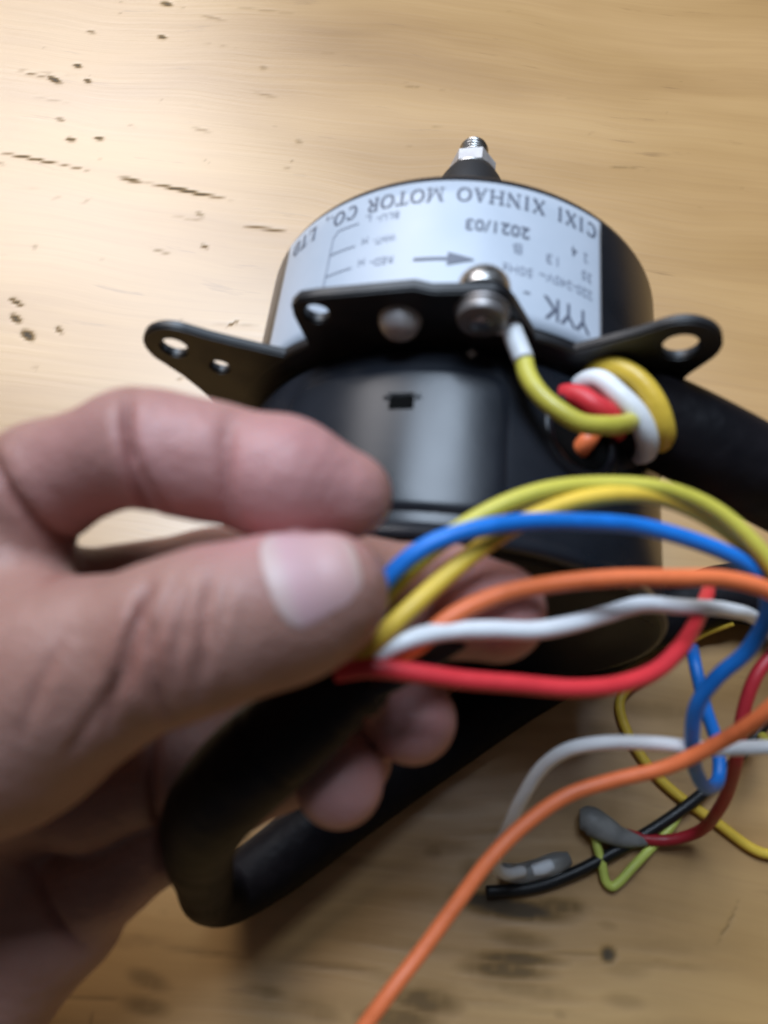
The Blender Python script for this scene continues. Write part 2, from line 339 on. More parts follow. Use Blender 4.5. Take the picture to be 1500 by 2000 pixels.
# flange: ring with two ears and the top tab, real holes
def plate(name, pts, holes, s0, s1, material, bev=0.35, parent=motor):
    bm = bmesh.new(); edges = []
    def loop(pp):
        vs = [bm.verts.new((p[0], p[1], s0)) for p in pp]
        return [bm.edges.new((vs[i], vs[(i+1) % len(vs)])) for i in range(len(vs))]
    edges += loop(pts)
    for hx, hy, hr in holes: edges += loop([(hx+hr*math.cos(t), hy+hr*math.sin(t)) for t in np.linspace(0, 2*math.pi, 28, endpoint=False)])
    bmesh.ops.triangle_fill(bm, use_beauty=True, use_dissolve=False, edges=edges)
    g = bmesh.ops.extrude_face_region(bm, geom=bm.faces[:])
    bmesh.ops.translate(bm, verts=[v for v in g['geom'] if isinstance(v, bmesh.types.BMVert)], vec=(0, 0, s1-s0))
    sharp = [e for e in bm.edges if len(e.link_faces) == 2 and e.calc_face_angle() > 1.0 and abs(e.verts[0].co.z-e.verts[1].co.z) < 1e-6]
    bmesh.ops.bevel(bm, geom=sharp, offset=bev, segments=2, affect='EDGES')
    for v in bm.verts: v.co = Vector(MP(v.co.x, v.co.y, v.co.z)*MM)
    return from_bm(name, bm, material, parent, angle=40)
def pol(ang, r): a = math.radians(ang); return (r*math.sin(a), r*math.cos(a))
lathe('flange_ring', [(-1.4, 46.9), (-1.4, 51.8), (-1.0, 52.3), (0.6, 52.3), (0.95, 51.9), (0.95, 46.9)], black2, cap=False)
def ear(ang, rc, rt, rroot, hw, holes, low=0):
    ca = math.radians(ang); e = np.array([math.sin(ca), math.cos(ca)]); t = np.array([math.cos(ca), -math.sin(ca)])
    pts = []
    for q in np.linspace(-1, 1, 9): pts.append(tuple(e*(math.sqrt(max(48.5**2-(hw*q*1.12)**2, 0)))+t*hw*1.12*q))
    # concave flare to the round tip, right side going out
    for f_ in (0.25, 0.55, 0.8):
        rr = 51+(rc-51)*f_; w = hw*(1-f_)**1.1+rt*(1-(1-f_)**1.1); pts.append(tuple(e*rr+t*w))
    for th in np.linspace(80, -80, 15):
        a2 = math.radians(th); pts.append(tuple(e*(rc+rt*math.cos(a2))+t*rt*math.sin(a2)))
    for f_ in (0.8, 0.55, 0.25):
        rr = 51+(rc-51)*f_; w = (hw+low)*(1-f_)**1.1+rt*(1-(1-f_)**1.1); pts.append(tuple(e*rr-t*w))
    hs = [(*(e*hr_+t*ho), r_) for hr_, ho, r_ in holes]
    return plate('mounting_ear', pts, hs, -1.3, 0.9, black2, 0.45)
ear(-59, 69.0, 7.4, 57, 13.0, [(70.0, 0, 2.7), (59.8, 0, 1.9)], low=4.5)
ear(36.5, 64.8, 7.6, 57, 12.5, [(65.3, 0, 3.3)], low=0)
# top tab
ca = math.radians(-13.3); e = np.array([math.sin(ca), math.cos(ca)]); t = np.array([math.cos(ca), -math.sin(ca)])
tab2d = [(-20.5, 43), (-20.8, 57), (-20.3, 60), (-18.2, 61.8), (-15, 62.2), (3.5, 62.9), (6.5, 61.6), (17, 60.8), (19.3, 59.6), (20.6, 57), (23.5, 48), (24, 42), (0, 46.5)]
plate('top_tab', [tuple(t*x+e*y) for x, y in tab2d], [(*(t*-16.0+e*57.6), 2.3), (*(t*14.8+e*56.2), 1.9)], -1.9, 0.6, black2, 0.4)
def disc_on(name, cx, cy, prof, material, n=28, parent=motor, hexa=False, squash=1):
    V = []; F = []; n = 6 if hexa else n
    for s, r in prof:
        for k in range(n):
            th = 2*math.pi*k/n+.3; V.append(MP(cx+r*math.cos(th), cy+r*math.sin(th), s)*MM)
    m = len(prof)
    for i in range(m-1):
        for k in range(n): F.append((i*n+k, i*n+(k+1) % n, (i+1)*n+(k+1) % n, (i+1)*n+k))
    F.append(list(range(n))[::-1]); F.append([(m-1)*n+k for k in range(n)])
    bm = bmesh.new(); vs = [bm.verts.new(v) for v in V]
    for f in F: bm.faces.new([vs[i] for i in f])
    return from_bm(name, bm, material, parent, angle=35)
rx, ry = t*-0.6+e*54.6
disc_on('rivet', rx, ry, [(-5.6, .5), (-5.4, 1.7), (-4.8, 2.8), (-3.8, 3.6), (-2.6, 4.05), (-1.8, 4.15)], dull_steel)
sx_, sy_ = t*14.8+e*56.4
screw = disc_on('screw', sx_, sy_, [(6.2, .8), (6.0, 2.2), (5.2, 3.8), (3.9, 4.7), (2.2, 5.0), (0.8, 5.0), (0.7, 2.0), (-5.5, 1.9), (-5.7, 1.4)], steel)
for o_, in [(disc_on('nut', sx_, sy_, [(-5.0, 3.6), (-4.8, 4.2), (-4.4, 4.45), (-2.9, 4.5), (-2.6, 4.4)], brass),)]: pass
tl = disc_on('ring_terminal', sx_+.1, sy_-.2, [(-2.55, 3.6), (-2.5, 5.0), (-2.0, 5.0), (-1.95, 3.6)], brass)
ring_c = np.array([sx_, sy_])
# shaft
lathe('shaft_bush', [(44, 13.0), (50, 12.6), (80, 11.2), (92, 9.4), (95, 8.0), (95.2, 4)], rubber, n=48)
lathe('shaft', [(40, 4), (109, 4), (109.8, 3.4), (110, 2)], steel, n=32)
wsh = lathe('shaft_washer', [(95.4, 4.05), (95.4, 7.2), (96.6, 7.2), (96.8, 6.4)], steel, n=40)
bm = bmesh.new()
V = []
for s, r in [(97, 6.4), (97.5, 7.0), (101.8, 7.0), (102.3, 6.2)]:
    V.append([bm.verts.new(MP(r*math.cos(q*math.pi/3+.2), r*math.sin(q*math.pi/3+.2), s)*MM) for q in range(6)])
for i in range(3):
    for q in range(6): bm.faces.new((V[i][q], V[i][(q+1) % 6], V[i+1][(q+1) % 6], V[i+1][q]))
bm.faces.new(V[0][::-1]); bm.faces.new(V[-1])
from_bm('shaft_nut', bm, dull_steel, motor, smooth=False)
th_ = []                                             # threaded end as a helix ridge
for q in range(0, 24*5): th_.append(MP(4.05*math.cos(q/24*2*math.pi), 4.05*math.sin(q/24*2*math.pi), 103+q/24*1.15))
tube('shaft_thread', th_, 0.42, steel, motor, sides=6, n=1)

# label on the far shell
def cyl(ang, s, r=50.02): return polar(ang, r, s)
lab = []
A0, A1, S0, S1 = -59.5, 32.8, 3.0, 38.6
na, ns = 80, 10; V = []; F = []
def labpt(u, v, r):
    return cyl(A0+(A1-A0)*u, S0+(S1-S0)*v, r)
for r_ in (49.95, 50.12):
    for i in range(na+1):
        for j in range(ns+1): V.append(labpt(i/na, j/ns, r_))
nn = (na+1)*(ns+1)
for i in range(na):
    for j in range(ns):
        k = i*(ns+1)+j
        F.append((k+nn, k+nn+1, k+nn+ns+2, k+nn+ns+1)); F.append((k, k+ns+1, k+ns+2, k+1))
for i in range(na):
    a_ = i*(ns+1); b_ = a_+ns+1; F.append((a_, a_+nn, b_+nn, b_)); F.append((a_+ns, b_+ns, b_+ns+nn, a_+ns+nn))
for j in range(ns):
    F.append((j, j+1, j+1+nn, j+nn)); q = na*(ns+1)+j; F.append((q, q+nn, q+1+nn, q+1))
label = link_mesh('rating_label', V, F, label_m, motor)
RT = 50.25
def wrap_text(body, ang0, ang1, s_base, height, shear=0, bold=0.0, slope=0.0):
    """text read from the far side: runs from ang0 to ang1, its top towards the flange"""
    cu = bpy.data.curves.new('t', 'FONT'); cu.body = body; cu.size = 1; cu.fill_mode = 'FRONT'; cu.resolution_u = 3; cu.offset = bold
    ob = bpy.data.objects.new('t', cu); COL.objects.link(ob); bpy.context.view_layer.update()
    me = bpy.data.meshes.new_from_object(ob.evaluated_get(bpy.context.evaluated_depsgraph_get()))
    bpy.data.objects.remove(ob); bpy.data.curves.remove(cu)
    co = np.array([v.co[:] for v in me.vertices]); x0, x1 = co[:, 0].min(), co[:, 0].max()
    u = (co[:, 0]-x0)/(x1-x0); h = co[:, 1]/0.70
    P = [polar(ang0+(ang1-ang0)*q, RT, s_base-height*hh+slope*q)*MM for q, hh in zip(u, h)]
    for v, p in zip(me.vertices, P): v.co = Vector(p)
    me.name = 'printed_text'; me.materials.append(ink if height > 2.7 else ink_fine)
    o = bpy.data.objects.new('printed_text', me); COL.objects.link(o); o.parent = label
    return o
# the maker's line is set in a bold serif: stems, hairlines and serifs as small strips
SER = {
 'I': [((.5, 0), (.5, 1), .2), ((.25, 0), (.75, 0), .08), ((.25, 1), (.75, 1), .08)],
 'X': [((.12, 1), (.88, 0), .2), ((.88, 1), (.12, 0), .08), ((0, 0), (.3, 0), .08), ((.65, 0), (1, 0), .08), ((0, 1), (.35, 1), .08), ((.7, 1), (1, 1), .08)],
 'N': [((.16, 0), (.16, 1), .08), ((.14, 1), (.86, 0), .2), ((.86, 0), (.86, 1), .08), ((0, 0), (.32, 0), .08), ((0, 1), (.2, 1), .08), ((.68, 1), (1, 1), .08)],
 'H': [((.18, 0), (.18, 1), .19), ((.82, 0), (.82, 1), .19), ((.18, .5), (.82, .5), .08), ((0, 0), (.36, 0), .08), ((.64, 0), (1, 0), .08), ((0, 1), (.36, 1), .08), ((.64, 1), (1, 1), .08)],
 'A': [((.5, 1), (.14, 0), .08), ((.48, 1), (.84, 0), .2), ((.26, .33), (.7, .33), .08), ((0, 0), (.3, 0), .08), ((.64, 0), (1, 0), .08)],
 'M': [((.14, 0), (.14, 1), .08), ((.14, 1), (.5, 0), .17), ((.5, 0), (.84, 1), .08), ((.84, 0), (.84, 1), .18), ((0, 0), (.28, 0), .08), ((.68, 0), (1, 0), .08), ((0, 1), (.2, 1), .08), ((.8, 1), (1, 1), .08)],
 'T': [((.5, 0), (.5, 1), .2), ((.05, 1), (.95, 1), .08), ((.3, 0), (.7, 0), .08), ((.05, .72), (.05, 1), .07), ((.95, .72), (.95, 1), .07)],
 'L': [((.25, 0), (.25, 1), .2), ((.05, 0), (.95, 0), .08), ((.05, 1), (.5, 1), .08), ((.93, 0), (.93, .3), .07)],
 'R': [((.22, 0), (.22, 1), .2), ((.05, 0), (.42, 0), .08), ((.05, 1), (.6, 1), .08), ((.6, 1), (.8, .88), .13), ((.8, .88), (.8, .64), .19), ((.8, .64), (.6, .52), .13), ((.6, .52), (.25, .52), .08), ((.5, .52), (.9, 0), .19), ((.82, 0), (1, 0), .08)],
 ',': [((.4, .1), (.3, -.2), .16)], '.': [((.4, 0), (.4, .14), .18)]}
def ell(a0, a1, cx=.5, rx_=.42, n=14):
    o_ = []
    for q in range(n):
        u0, u1 = (math.radians(a0+(a1-a0)*k_/n) for k_ in (q, q+1)); w_ = .08+.14*abs(math.cos((u0+u1)/2))
        o_.append(((cx+rx_*math.cos(u0), .5+.5*math.sin(u0)), (cx+rx_*math.cos(u1), .5+.5*math.sin(u1)), w_))
    return o_
SER['O'] = ell(0, 360, n=18); SER['C'] = ell(48, 312)+[((.84, .72), (.84, 1), .08)]; SER['D'] = [((.22, 0), (.22, 1), .2), ((.05, 0), (.45, 0), .08), ((.05, 1), (.45, 1), .08)]+ell(90, -90, .42, .46)
def serif_line(body, ang0, ang1, s_base, height):
    adv = {' ': .75, 'I': .72, '.': .5, ',': .5, 'M': 1.35, 'N': 1.15, 'H': 1.2, 'O': 1.15}
    tot = sum(adv.get(ch_, 1.05) for ch_ in body); x = 0; V = []; F = []
    for ch_ in body:
        w = adv.get(ch_, 1.05)
        for p0, p1, th in SER.get(ch_, []):
            x0, x1 = x+(w-.14)*p0[0], x+(w-.14)*p1[0]; dx, dy = x1-x0, (p1[1]-p0[1]); l = math.hypot(dx, dy); nx_, ny_ = -dy/l*th/2, dx/l*th/2
            k0 = len(V)
            for q in range(4):
                f_ = q/3
                for sg in (1, -1):
                    X, Y = x0+dx*f_+sg*nx_, p0[1]+dy*f_+sg*ny_
                    V.append(polar(ang0+(ang1-ang0)*X/tot, RT+.0007*(len(V) % 40), s_base-height*Y))
                if q: F.append((k0+2*q-2, k0+2*q-1, k0+2*q+1, k0+2*q))
        x += w
    return link_mesh('printed_text', V, F, ink, label)
serif_line('CIXI XINHAO MOTOR CO., LTD', 30.8, -56.0, 36.4, 3.6)
wrap_text('2021/03', 12.3, -3.0, 27.8, 3.0, bold=0.015)
wrap_text('YYK', 29.0, 16.2, 11.6, 5.4, bold=0.01)
wrap_text('-', 13.0, 11.5, 12.0, 3.0)
wrap_text('220-240V~', 29.6, 15.0, 17.6, 2.2); wrap_text('50Hz', 13.4, 6.2, 17.3, 2.2)
wrap_text('35', 29.4, 26.4, 22.2, 2.4); wrap_text('13', 19.8, 16.6, 22.6, 2.4); wrap_text('B', 10.6, 8.4, 23.0, 2.6)
wrap_text('2', 28.2, 26.9, 27.0, 2.4); wrap_text('4', 25.0, 23.4, 27.4, 2.8)
for s_, w1, w2 in ((30.6, 'L', 'BLU'), (24.4, 'M', 'WHT'), (18.4, 'H', 'RED')):
    wrap_text(w2+'-', -19.2, -25.0, s_+.4, 1.9); wrap_text(w1, -26.6, -28.2, s_+1.3, 1.9)
def bar(a0, s0, a1, s1, w, nseg=10):
    V = []; 
    for i in range(nseg+1):
        q = i/nseg; A = a0+(a1-a0)*q; S = s0+(s1-s0)*q; da = (a1-a0)*R*math.pi/180; ds = s1-s0; l = math.hypot(da, ds)
        na_, ns_ = -ds/l*w/2, da/l*w/2
        V += [polar(A+na_/R*57.3, RT, S+ns_)*MM, polar(A-na_/R*57.3, RT, S-ns_)*MM]
    return V, [(2*i, 2*i+1, 2*i+3, 2*i+2) for i in range(nseg)]
Vd, Fd = [], []
for args in [(-38, 15, -37.6, 29, .3), (-37.6, 29, -36.2, 30.6, .3), (-36.2, 30.6, -30, 30.4, .28), (-38, 24.2, -30, 24.0, .28), (-38, 18.2, -30, 18.0, .28)]:
    v_, f_ = bar(*args); Fd += [tuple(i+len(Vd) for i in q) for q in f_]; Vd += v_
link_mesh('wiring_diagram', np.array(Vd), Fd, ink_fine, label, mm=False)
v_, f_ = bar(-14.2, 17.0, -5.5, 17.0, .75); k = len(v_)
for q in range(7):
    v_ += [polar(-6.4+q, RT, 17-1.7*(1-q/6.8))*MM, polar(-6.4+q, RT, 17+1.7*(1-q/6.8))*MM]
    if q: f_.append((k+2*q-2, k+2*q-1, k+2*q+1, k+2*q))
link_mesh('direction_arrow', np.array(v_), f_, ink, label, mm=False)

# slot with painted shade and raised ends on the near shell, small rivet head, cable hole with painted shade and collar
def onshell(ang, s, r, da, ds, h, name, material, bevel=.2):
    bm = bmesh.new(); bmesh.ops.create_cube(bm, size=1, matrix=Matrix.Diagonal((da, ds, h, 1)))
    bmesh.ops.bevel(bm, geom=bm.edges[:], offset=bevel, segments=2, affect='EDGES')
    for v in bm.verts:
        p = polar(ang+v.co.x/r*57.3, r+v.co.z, s+v.co.y); v.co = Vector(p*MM)
    return from_bm(name, bm, material, motor)
hole_shade_m = mat('painted_hole_shade', (0.002, 0.002, 0.002), 0.9, spec=0.1)  # near-black colour standing in for the shade inside the openings
def panel():
    V = []; F = []; n, m = 70, 44
    for i in range(n+1):
        for j in range(m+1):
            x = i/n*2-1; y = j/m*2-1; e_ = (abs(x)**7+abs(y)**7)**(1/7)
            h = .65*np.clip((1-e_)/.09, 0, 1); h = h*(1.5-.5*h/.65)
            V.append(polar(-17+27.5*x+(.8*y*y if x > 0 else 0), 49.25+h+.35*(1-min(1, e_**12)), -23.6+15.2*y)*MM)
    for i in range(n):
        for j in range(m): k = i*(m+1)+j; F.append((k, k+m+1, k+m+2, k+1))
    o = link_mesh('pressed_panel', np.array(V), F, black, motor, mm=False); return o
panel()
onshell(-12.9, -17.2, 50.35, 4.6, 2.6, 0.35, 'vent_slot_shade', hole_shade_m, .1)  # solid block on the panel; its black paints the shade within the slot
onshell(-16.2, -15.6, 50.35, 1.6, 1.8, 1.1, 'slot_lip', black, .45); onshell(-9.6, -15.6, 50.35, 1.6, 1.8, 1.1, 'slot_lip', black, .45)
onshell(-12.9, -15.3, 50.35, 5.2, 0.7, 0.9, 'slot_lip', black, .25)
sr = disc = onshell(0.9, -5.0, 49.3, 1.9, 1.8, 1.4, 'small_rivet', dull_steel, .6)
def ring_on_shell(ang, s, rad, r0, thick, name, material, asp=1.0, k=40, kk=10):
    V = []; F = []
    for i in range(k):
        a_ = 2*math.pi*i/k
        for j in range(kk):
            b_ = 2*math.pi*j/kk; rr = rad+thick*math.cos(b_)
            V.append(polar(ang+rr*math.cos(a_)/R*57.3, r0+thick*math.sin(b_), s+rr*math.sin(a_)*asp)*MM)
    for i in range(k):
        for j in range(kk): F.append((i*kk+j, i*kk+(j+1) % kk, ((i+1) % k)*kk+(j+1) % kk, ((i+1) % k)*kk+j))
    return link_mesh(name, np.array(V), F, material, motor, mm=False)
HA, HS = 27.5, -17.5
ring_on_shell(HA, HS, 8.0, 49.5, 1.3, 'cable_hole_collar', black)
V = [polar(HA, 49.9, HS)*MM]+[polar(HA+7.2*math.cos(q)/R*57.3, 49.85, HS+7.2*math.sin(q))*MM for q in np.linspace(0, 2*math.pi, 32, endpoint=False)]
link_mesh('cable_hole_shade', np.array(V), [(0, 1+i, 1+(i+1) % 32) for i in range(32)], hole_shade_m, motor, mm=False)  # black disc over the uncut shell, painting the shade inside the hole

# ------------------------------------------------------------------ wires
WR = 1.35
GROUP_W = 'coloured motor lead wires'
def wire(pts, material, label, rad=WR, group=GROUP_W, cat='wire', name='wire', sides=12):
    """pts: (px, py, depth) or world mm when given as ndarray"""
    P = np.array([p if isinstance(p, np.ndarray) else W(*p) for p in pts])
    rw = np.random.default_rng(len(label)); P[1:-1] += rw.normal(size=(len(P)-2, 3))*0.10; P = list(P)
    o = tube(name, P, rad, material, None, sides=16, n=12)
    return tag(o, label, cat, group)
def onshell_w(ang, r, s): return BASE+polar(ang, r, s)
# earth lead from the screw: white crimp sleeve then yellow-green
earth = wire([W(1006, 668, 140.5), W(1022, 705, 138), W(1030, 735, 136.5), W(1052, 770, 135), W(1090, 803, 133.5), W(1135, 825, 133), W(1185, 832, 134), W(1220, 830, 138), W(1240, 820, 145)], w_olive, 'short yellow-green earth wire running from the screw on the tab to the cable hole', rad=1.75)
o = tube('crimp_sleeve', [MW(ring_c[0]+3.2, ring_c[1]-3.2, -3.4), W(992, 624, 141), W(1005, 660, 139.8), W(1023, 704, 137.8)], [1.3, 1.7, 1.95, 1.9], w_white, earth)
# three wires wound round the sleeve mouth
wire([W(1165, 800, 158), W(1148, 760, 154), W(1164, 724, 150), W(1200, 717, 146.5), W(1245, 742, 144), W(1280, 790, 143), W(1296, 838, 144), W(1290, 872, 149), W(1270, 880, 156)], w_yellow, 'yellow wire wound round the mouth of the black sleeve, outermost of three loops', rad=2.15)
wire([W(1140, 820, 157), W(1122, 786, 152), W(1136, 752, 148.5), W(1168, 745, 145.5), W(1208, 770, 143), W(1244, 812, 142.4), W(1264, 850, 143.5), W(1262, 880, 148), W(1240, 888, 155)], w_white, 'white wire wound round the mouth of the black sleeve, middle of three loops', rad=2.15)
wire([W(1100, 830, 150), W(1082, 798, 149), W(1098, 774, 146.5), W(1128, 776, 143.8), W(1160, 794, 142.2), W(1186, 812, 143), W(1205, 835, 147), W(1215, 850, 152)], w_red, 'red wire wound round the mouth of the black sleeve, innermost loop', rad=2.3)
wire([W(1120, 905, 146), W(1134, 880, 142), W(1148, 858, 141), W(1165, 835, 145), W(1190, 815, 150)], w_orange, 'short orange wire coming out of the cable hole in the motor', rad=1.7)

# black sleeve: from the motor, off to the right, back under the motor flank, along the table, up into the hand
Z9 = 8.0
path = [W(1205, 790, 153), W(1290, 825, 153), W(1400, 880, 152), W(1500, 935, 155), W(1620, 1010, 165), W(1690, 1080, 190), G(1650, 1150, 14), G(1540, 1170, 10), G(1420, 1160, 8), G(1320, 1190, 7), G(1180, 1262, 6.4), G(1020, 1345, 7),
        G(860, 1448, 8), G(690, 1568, 8.5), G(530, 1688, 9), G(450, 1744, 13), W(410, 1752, 172), W(398, 1712, 152), W(390, 1650, 132), W(412, 1580, 119), W(482, 1500, 114), W(570, 1425, 111.5), W(660, 1350, 110), W(745, 1306, 111)]
rads = [8.6, 8.8, 8.8, 8.8, 8.6, 8.6, 8.6, 8.4, 8.2, 7.6, 7.4, 7.8, 8.2, 8.0, 7.6, 6.4, 5.4, 5.4, 5.9, 6.6, 6.8, 6.6, 5.6, 4.4]
flat = ([1, 1, 1, 1, 1, 1, .95, .9, .88, .85, .8, .85, .9, .92, .95]+[1]*20)[:len(path)]
slv = tube('cable_sleeve', path, rads, sleeve_m, None, sides=28, n=12, flat=flat, wall=0.7, shear=[(0, 3.0, 0.5), (1, 2.5, 2.4)], wob=.6)
tag(slv, 'thick black vinyl cable sleeve looping from the motor across the table into the hand', 'cable sleeve')

lp = tube('sleeve_lip', [W(655, 1362, 108.5), W(700, 1345, 108.2), W(770, 1318, 109.5), W(850, 1280, 112), W(905, 1255, 114)], [2.6, 2.7, 2.2, 1.6, .8], black, slv, sides=16, flat=[.55]*5)
wire([W(640, 1345, 112), W(690, 1270, 109), W(742, 1182, 109), W(835, 1082, 110.5), W(945, 1006, 112), W(1050, 962, 114), W(1170, 948, 117), W(1300, 958, 118), W(1400, 1000, 119), W(1480, 1075, 119), W(1560, 1190, 120), W(1620, 1360, 132), W(1560, 1500, 160), G(1480, 1430, 3)], w_olive, 'yellow-green wire arching highest from the hand towards the right edge')
wire([W(660, 1340, 110), W(705, 1284, 105), W(775, 1212, 105), W(860, 1134, 107), W(950, 1064, 110.3), W(1045, 1006, 113.5), W(1150, 974, 115.5), W(1270, 968, 118), W(1370, 1005, 120.5), W(1450, 1065, 122), W(1530, 1170, 124), W(1600, 1330, 140), G(1640, 1620, 2.5), G(1500, 1668, 1.6), G(1400, 1606, 1.6), G(1290, 1522, 1.6), G(1225, 1430, 1.6), G(1212, 1365, 2), G(1290, 1300, 2), G(1360, 1242, 4), G(1430, 1214, 8)], w_yellow, 'yellow wire arching from the hand beside the blue one and straying across the table')
wire([W(640, 1330, 113), W(700, 1225, 108), W(762, 1125, 106), W(830, 1070, 105.5), W(910, 1037, 106.5), W(1010, 1022, 109), W(1130, 1020, 112.5), W(1250, 1030, 117), W(1360, 1058, 118.5), W(1440, 1092, 120), W(1492, 1140, 122), W(1498, 1205, 125), W(1462, 1270, 128), W(1400, 1322, 131), W(1362, 1376, 134), W(1352, 1440, 138), W(1360, 1505, 145), W(1382, 1540, 152), W(1403, 1520, 157), W(1402, 1460, 160), W(1378, 1380, 162), W(1358, 1300, 165), W(1352, 1265, 170)], w_blue, 'blue wire arching over the gap and curling down in a tight loop at right')
wire([W(650, 1335, 112), W(740, 1300, 108), W(810, 1262, 107.5), W(880, 1205, 108), W(970, 1165, 110), W(1080, 1140, 112), W(1200, 1131, 113), W(1310, 1128, 114), W(1420, 1132, 116), W(1510, 1160, 117), W(1580, 1230, 120), W(1560, 1320, 123), W(1490, 1395, 127), W(1400, 1452, 134), W(1300, 1497, 138), W(1200, 1525, 140), W(1110, 1553, 140), W(1030, 1606, 138), W(960, 1675, 136), W(890, 1765, 134), W(820, 1865, 131), W(755, 1945, 128), W(690, 2040, 126), W(640, 2140, 125)], w_orange, 'long orange wire leaving the hand to the right and sweeping back to the bottom edge')
wire([W(655, 1340, 110), W(712, 1300, 106), W(775, 1257, 105.5), W(850, 1235, 107), W(950, 1230, 109), W(1040, 1232, 111), W(1110, 1222, 114), W(1180, 1200, 119), W(1250, 1182, 122), W(1330, 1186, 128), W(1420, 1190, 138), W(1500, 1230, 160), W(1600, 1350, 158), W(1590, 1450, 150), W(1490, 1462, 143), W(1380, 1462, 141), W(1270, 1452, 141), W(1170, 1450, 143), W(1110, 1463, 146), W(1062, 1497, 150), W(1022, 1553, 155), W(992, 1612, 162), W(972, 1665, 172), W(968, 1692, 178), W(988, 1706, 184), W(1020, 1702, 190)], w_white, 'white wire lying over the orange one, its loop ending in a clear tube', rad=1.35)
wire([W(655, 1314, 104.2), W(720, 1308, 103.4), W(800, 1315, 104.5), W(900, 1328, 106.5), W(1010, 1338, 108.5), W(1120, 1342, 110.5), W(1210, 1338, 113), W(1280, 1310, 117), W(1330, 1262, 122), W(1362, 1210, 132), W(1378, 1165, 145), W(1392, 1135, 162), W(1440, 1135, 175), W(1540, 1160, 180)], w_red, 'bright red wire lying nearest, crossing in front of the fingers')
wire([W(1560, 1190, 166), W(1520, 1262, 164), W(1475, 1325, 163), W(1450, 1392, 164), W(1440, 1460, 166), W(1430, 1520, 172), W(1405, 1580, 182), G(1362, 1625, 8), G(1310, 1640, 4), G(1262, 1640, 3), G(1225, 1630, 3)], w_dred, 'dark red wire dropping to the grey insulated joint on the table', rad=1.45)
wire([G(1560, 1330, 14), G(1500, 1405, 10), G(1440, 1482, 7), G(1380, 1543, 5), G(1300, 1602, 3), G(1210, 1658, 2.4), G(1120, 1706, 2), G(1040, 1734, 1.8), G(950, 1742, 1.6)], w_black, 'thin black wire lying on the table beneath the grey joint', rad=1.5)
wire([G(1330, 1580, 2), G(1312, 1612, 2), G(1266, 1662, 2), G(1236, 1694, 2.5), G(1208, 1724, 2), G(1194, 1731, 1.6), G(1184, 1722, 2), G(1176, 1690, 2.4), G(1168, 1660, 2.5), G(1160, 1630, 2.5)], w_lime, 'bright yellow-green wire bent into a small V beside the grey joint', rad=1.15)
ct = tube('clear_tube', [G(985, 1702, 5.0), G(1010, 1706, 3.0), G(1050, 1698, 2.6), G(1090, 1684, 2.6), G(1112, 1676, 2.6)], [2.0, 2.3, 2.5, 2.5, 1.6], w_clear, None, sides=16)
_cm = w_clear.node_tree.nodes['Principled BSDF']; _cm.inputs['Transmission Weight'].default_value = 0.75; _cm.inputs['Roughness'].default_value = 0.15
tag(ct, 'milky clear tube over the bare end of the white wire', 'insulating tube')
tube('white_wire_stub', [G(1040, 1701, 4.6), G(1060, 1696, 4.6), G(1078, 1688, 4.4)], [1.4, 1.7, 1.4], w_white, ct)
jt = tube('wire_joint', [G(1132, 1600, 4.5), G(1150, 1602, 4.8), G(1180, 1618, 4.8), G(1210, 1634, 4.0), G(1240, 1640, 3.2), G(1262, 1640, 3)], [2.4, 3.6, 3.4, 2.6, 1.9, 1.5], grey_shrink, None, sides=18, flat=[.8]*6)
tag(jt, 'grey lump of insulating tape round a wire joint lying on the table', 'wire joint')

# ------------------------------------------------------------------ the hand: one continuous surface
def WS(l): return [(W(x, y, d_), r) for x, y, d_, r in l]
palm = [WS([(-60, 1015, 114, 10.5), (-330, 1330, 132, 14)]), WS([(-120, 1200, 124, 12), (-380, 1450, 138, 15)]),
        WS([(-60, 1480, 137, 11.5), (-400, 1650, 142, 15)]), WS([(118, 1788, 146, 10.2), (-34, 1922, 150, 13), (-330, 2130, 160, 20)]),
        WS([(10, 1395, 103, 13.5), (-330, 1600, 125, 18)]), WS([(-330, 1450, 130, 19), (-560, 2050, 160, 23)]),
        WS([(0, 1600, 143, 11), (-20, 1760, 147, 13), (-60, 1900, 150, 14)]), WS([(-150, 1720, 145, 17), (-560, 2050, 165, 22)]), WS([(-330, 1600, 125, 18), (-560, 2050, 158, 22)]), WS([(-560, 2060, 162, 24), (-1000, 2750, 200, 27)])]
web = [WS([(-10, 1090, 110, 8.0), (-120, 1300, 108, 12)]), WS([(25, 1150, 108, 6.0), (20, 1300, 104, 11)])]
index_f = WS([(-60, 1025, 114, 9.4), (90, 938, 108, 7.9), (258, 873, 103, 7.35), (300, 874, 102.5, 7.0), (430, 905, 102, 7.4), (545, 935, 102, 7.2), (680, 968, 102.5, 5.9)])
middle_f = WS([(-120, 1200, 124, 11), (120, 1185, 121, 8.5), (420, 1142, 121.5, 8.6), (700, 1158, 121.5, 8.5), (860, 1172, 121, 8.7), (968, 1196, 120, 7.9)])
ring_f = WS([(-60, 1500, 137, 11.5), (170, 1540, 140, 10.6), (360, 1480, 140, 9.8), (600, 1408, 138, 8.2), (770, 1385, 133, 7.8), (805, 1405, 125, 7.2)])
pinky_f = WS([(-34, 1922, 150, 12.5), (118, 1788, 146, 10.2), (205, 1705, 143, 8.9), (340, 1620, 143, 7.8), (540, 1510, 142, 6.6), (690, 1480, 134, 6.2), (662, 1528, 121, 7.0)])
thumb_f = WS([(10, 1380, 103, 13.4), (170, 1310, 97, 11.3), (340, 1250, 94, 9.6), (430, 1218, 93.5, 9.3), (540, 1182, 93.5, 8.1), (640, 1150, 94, 6.6)])
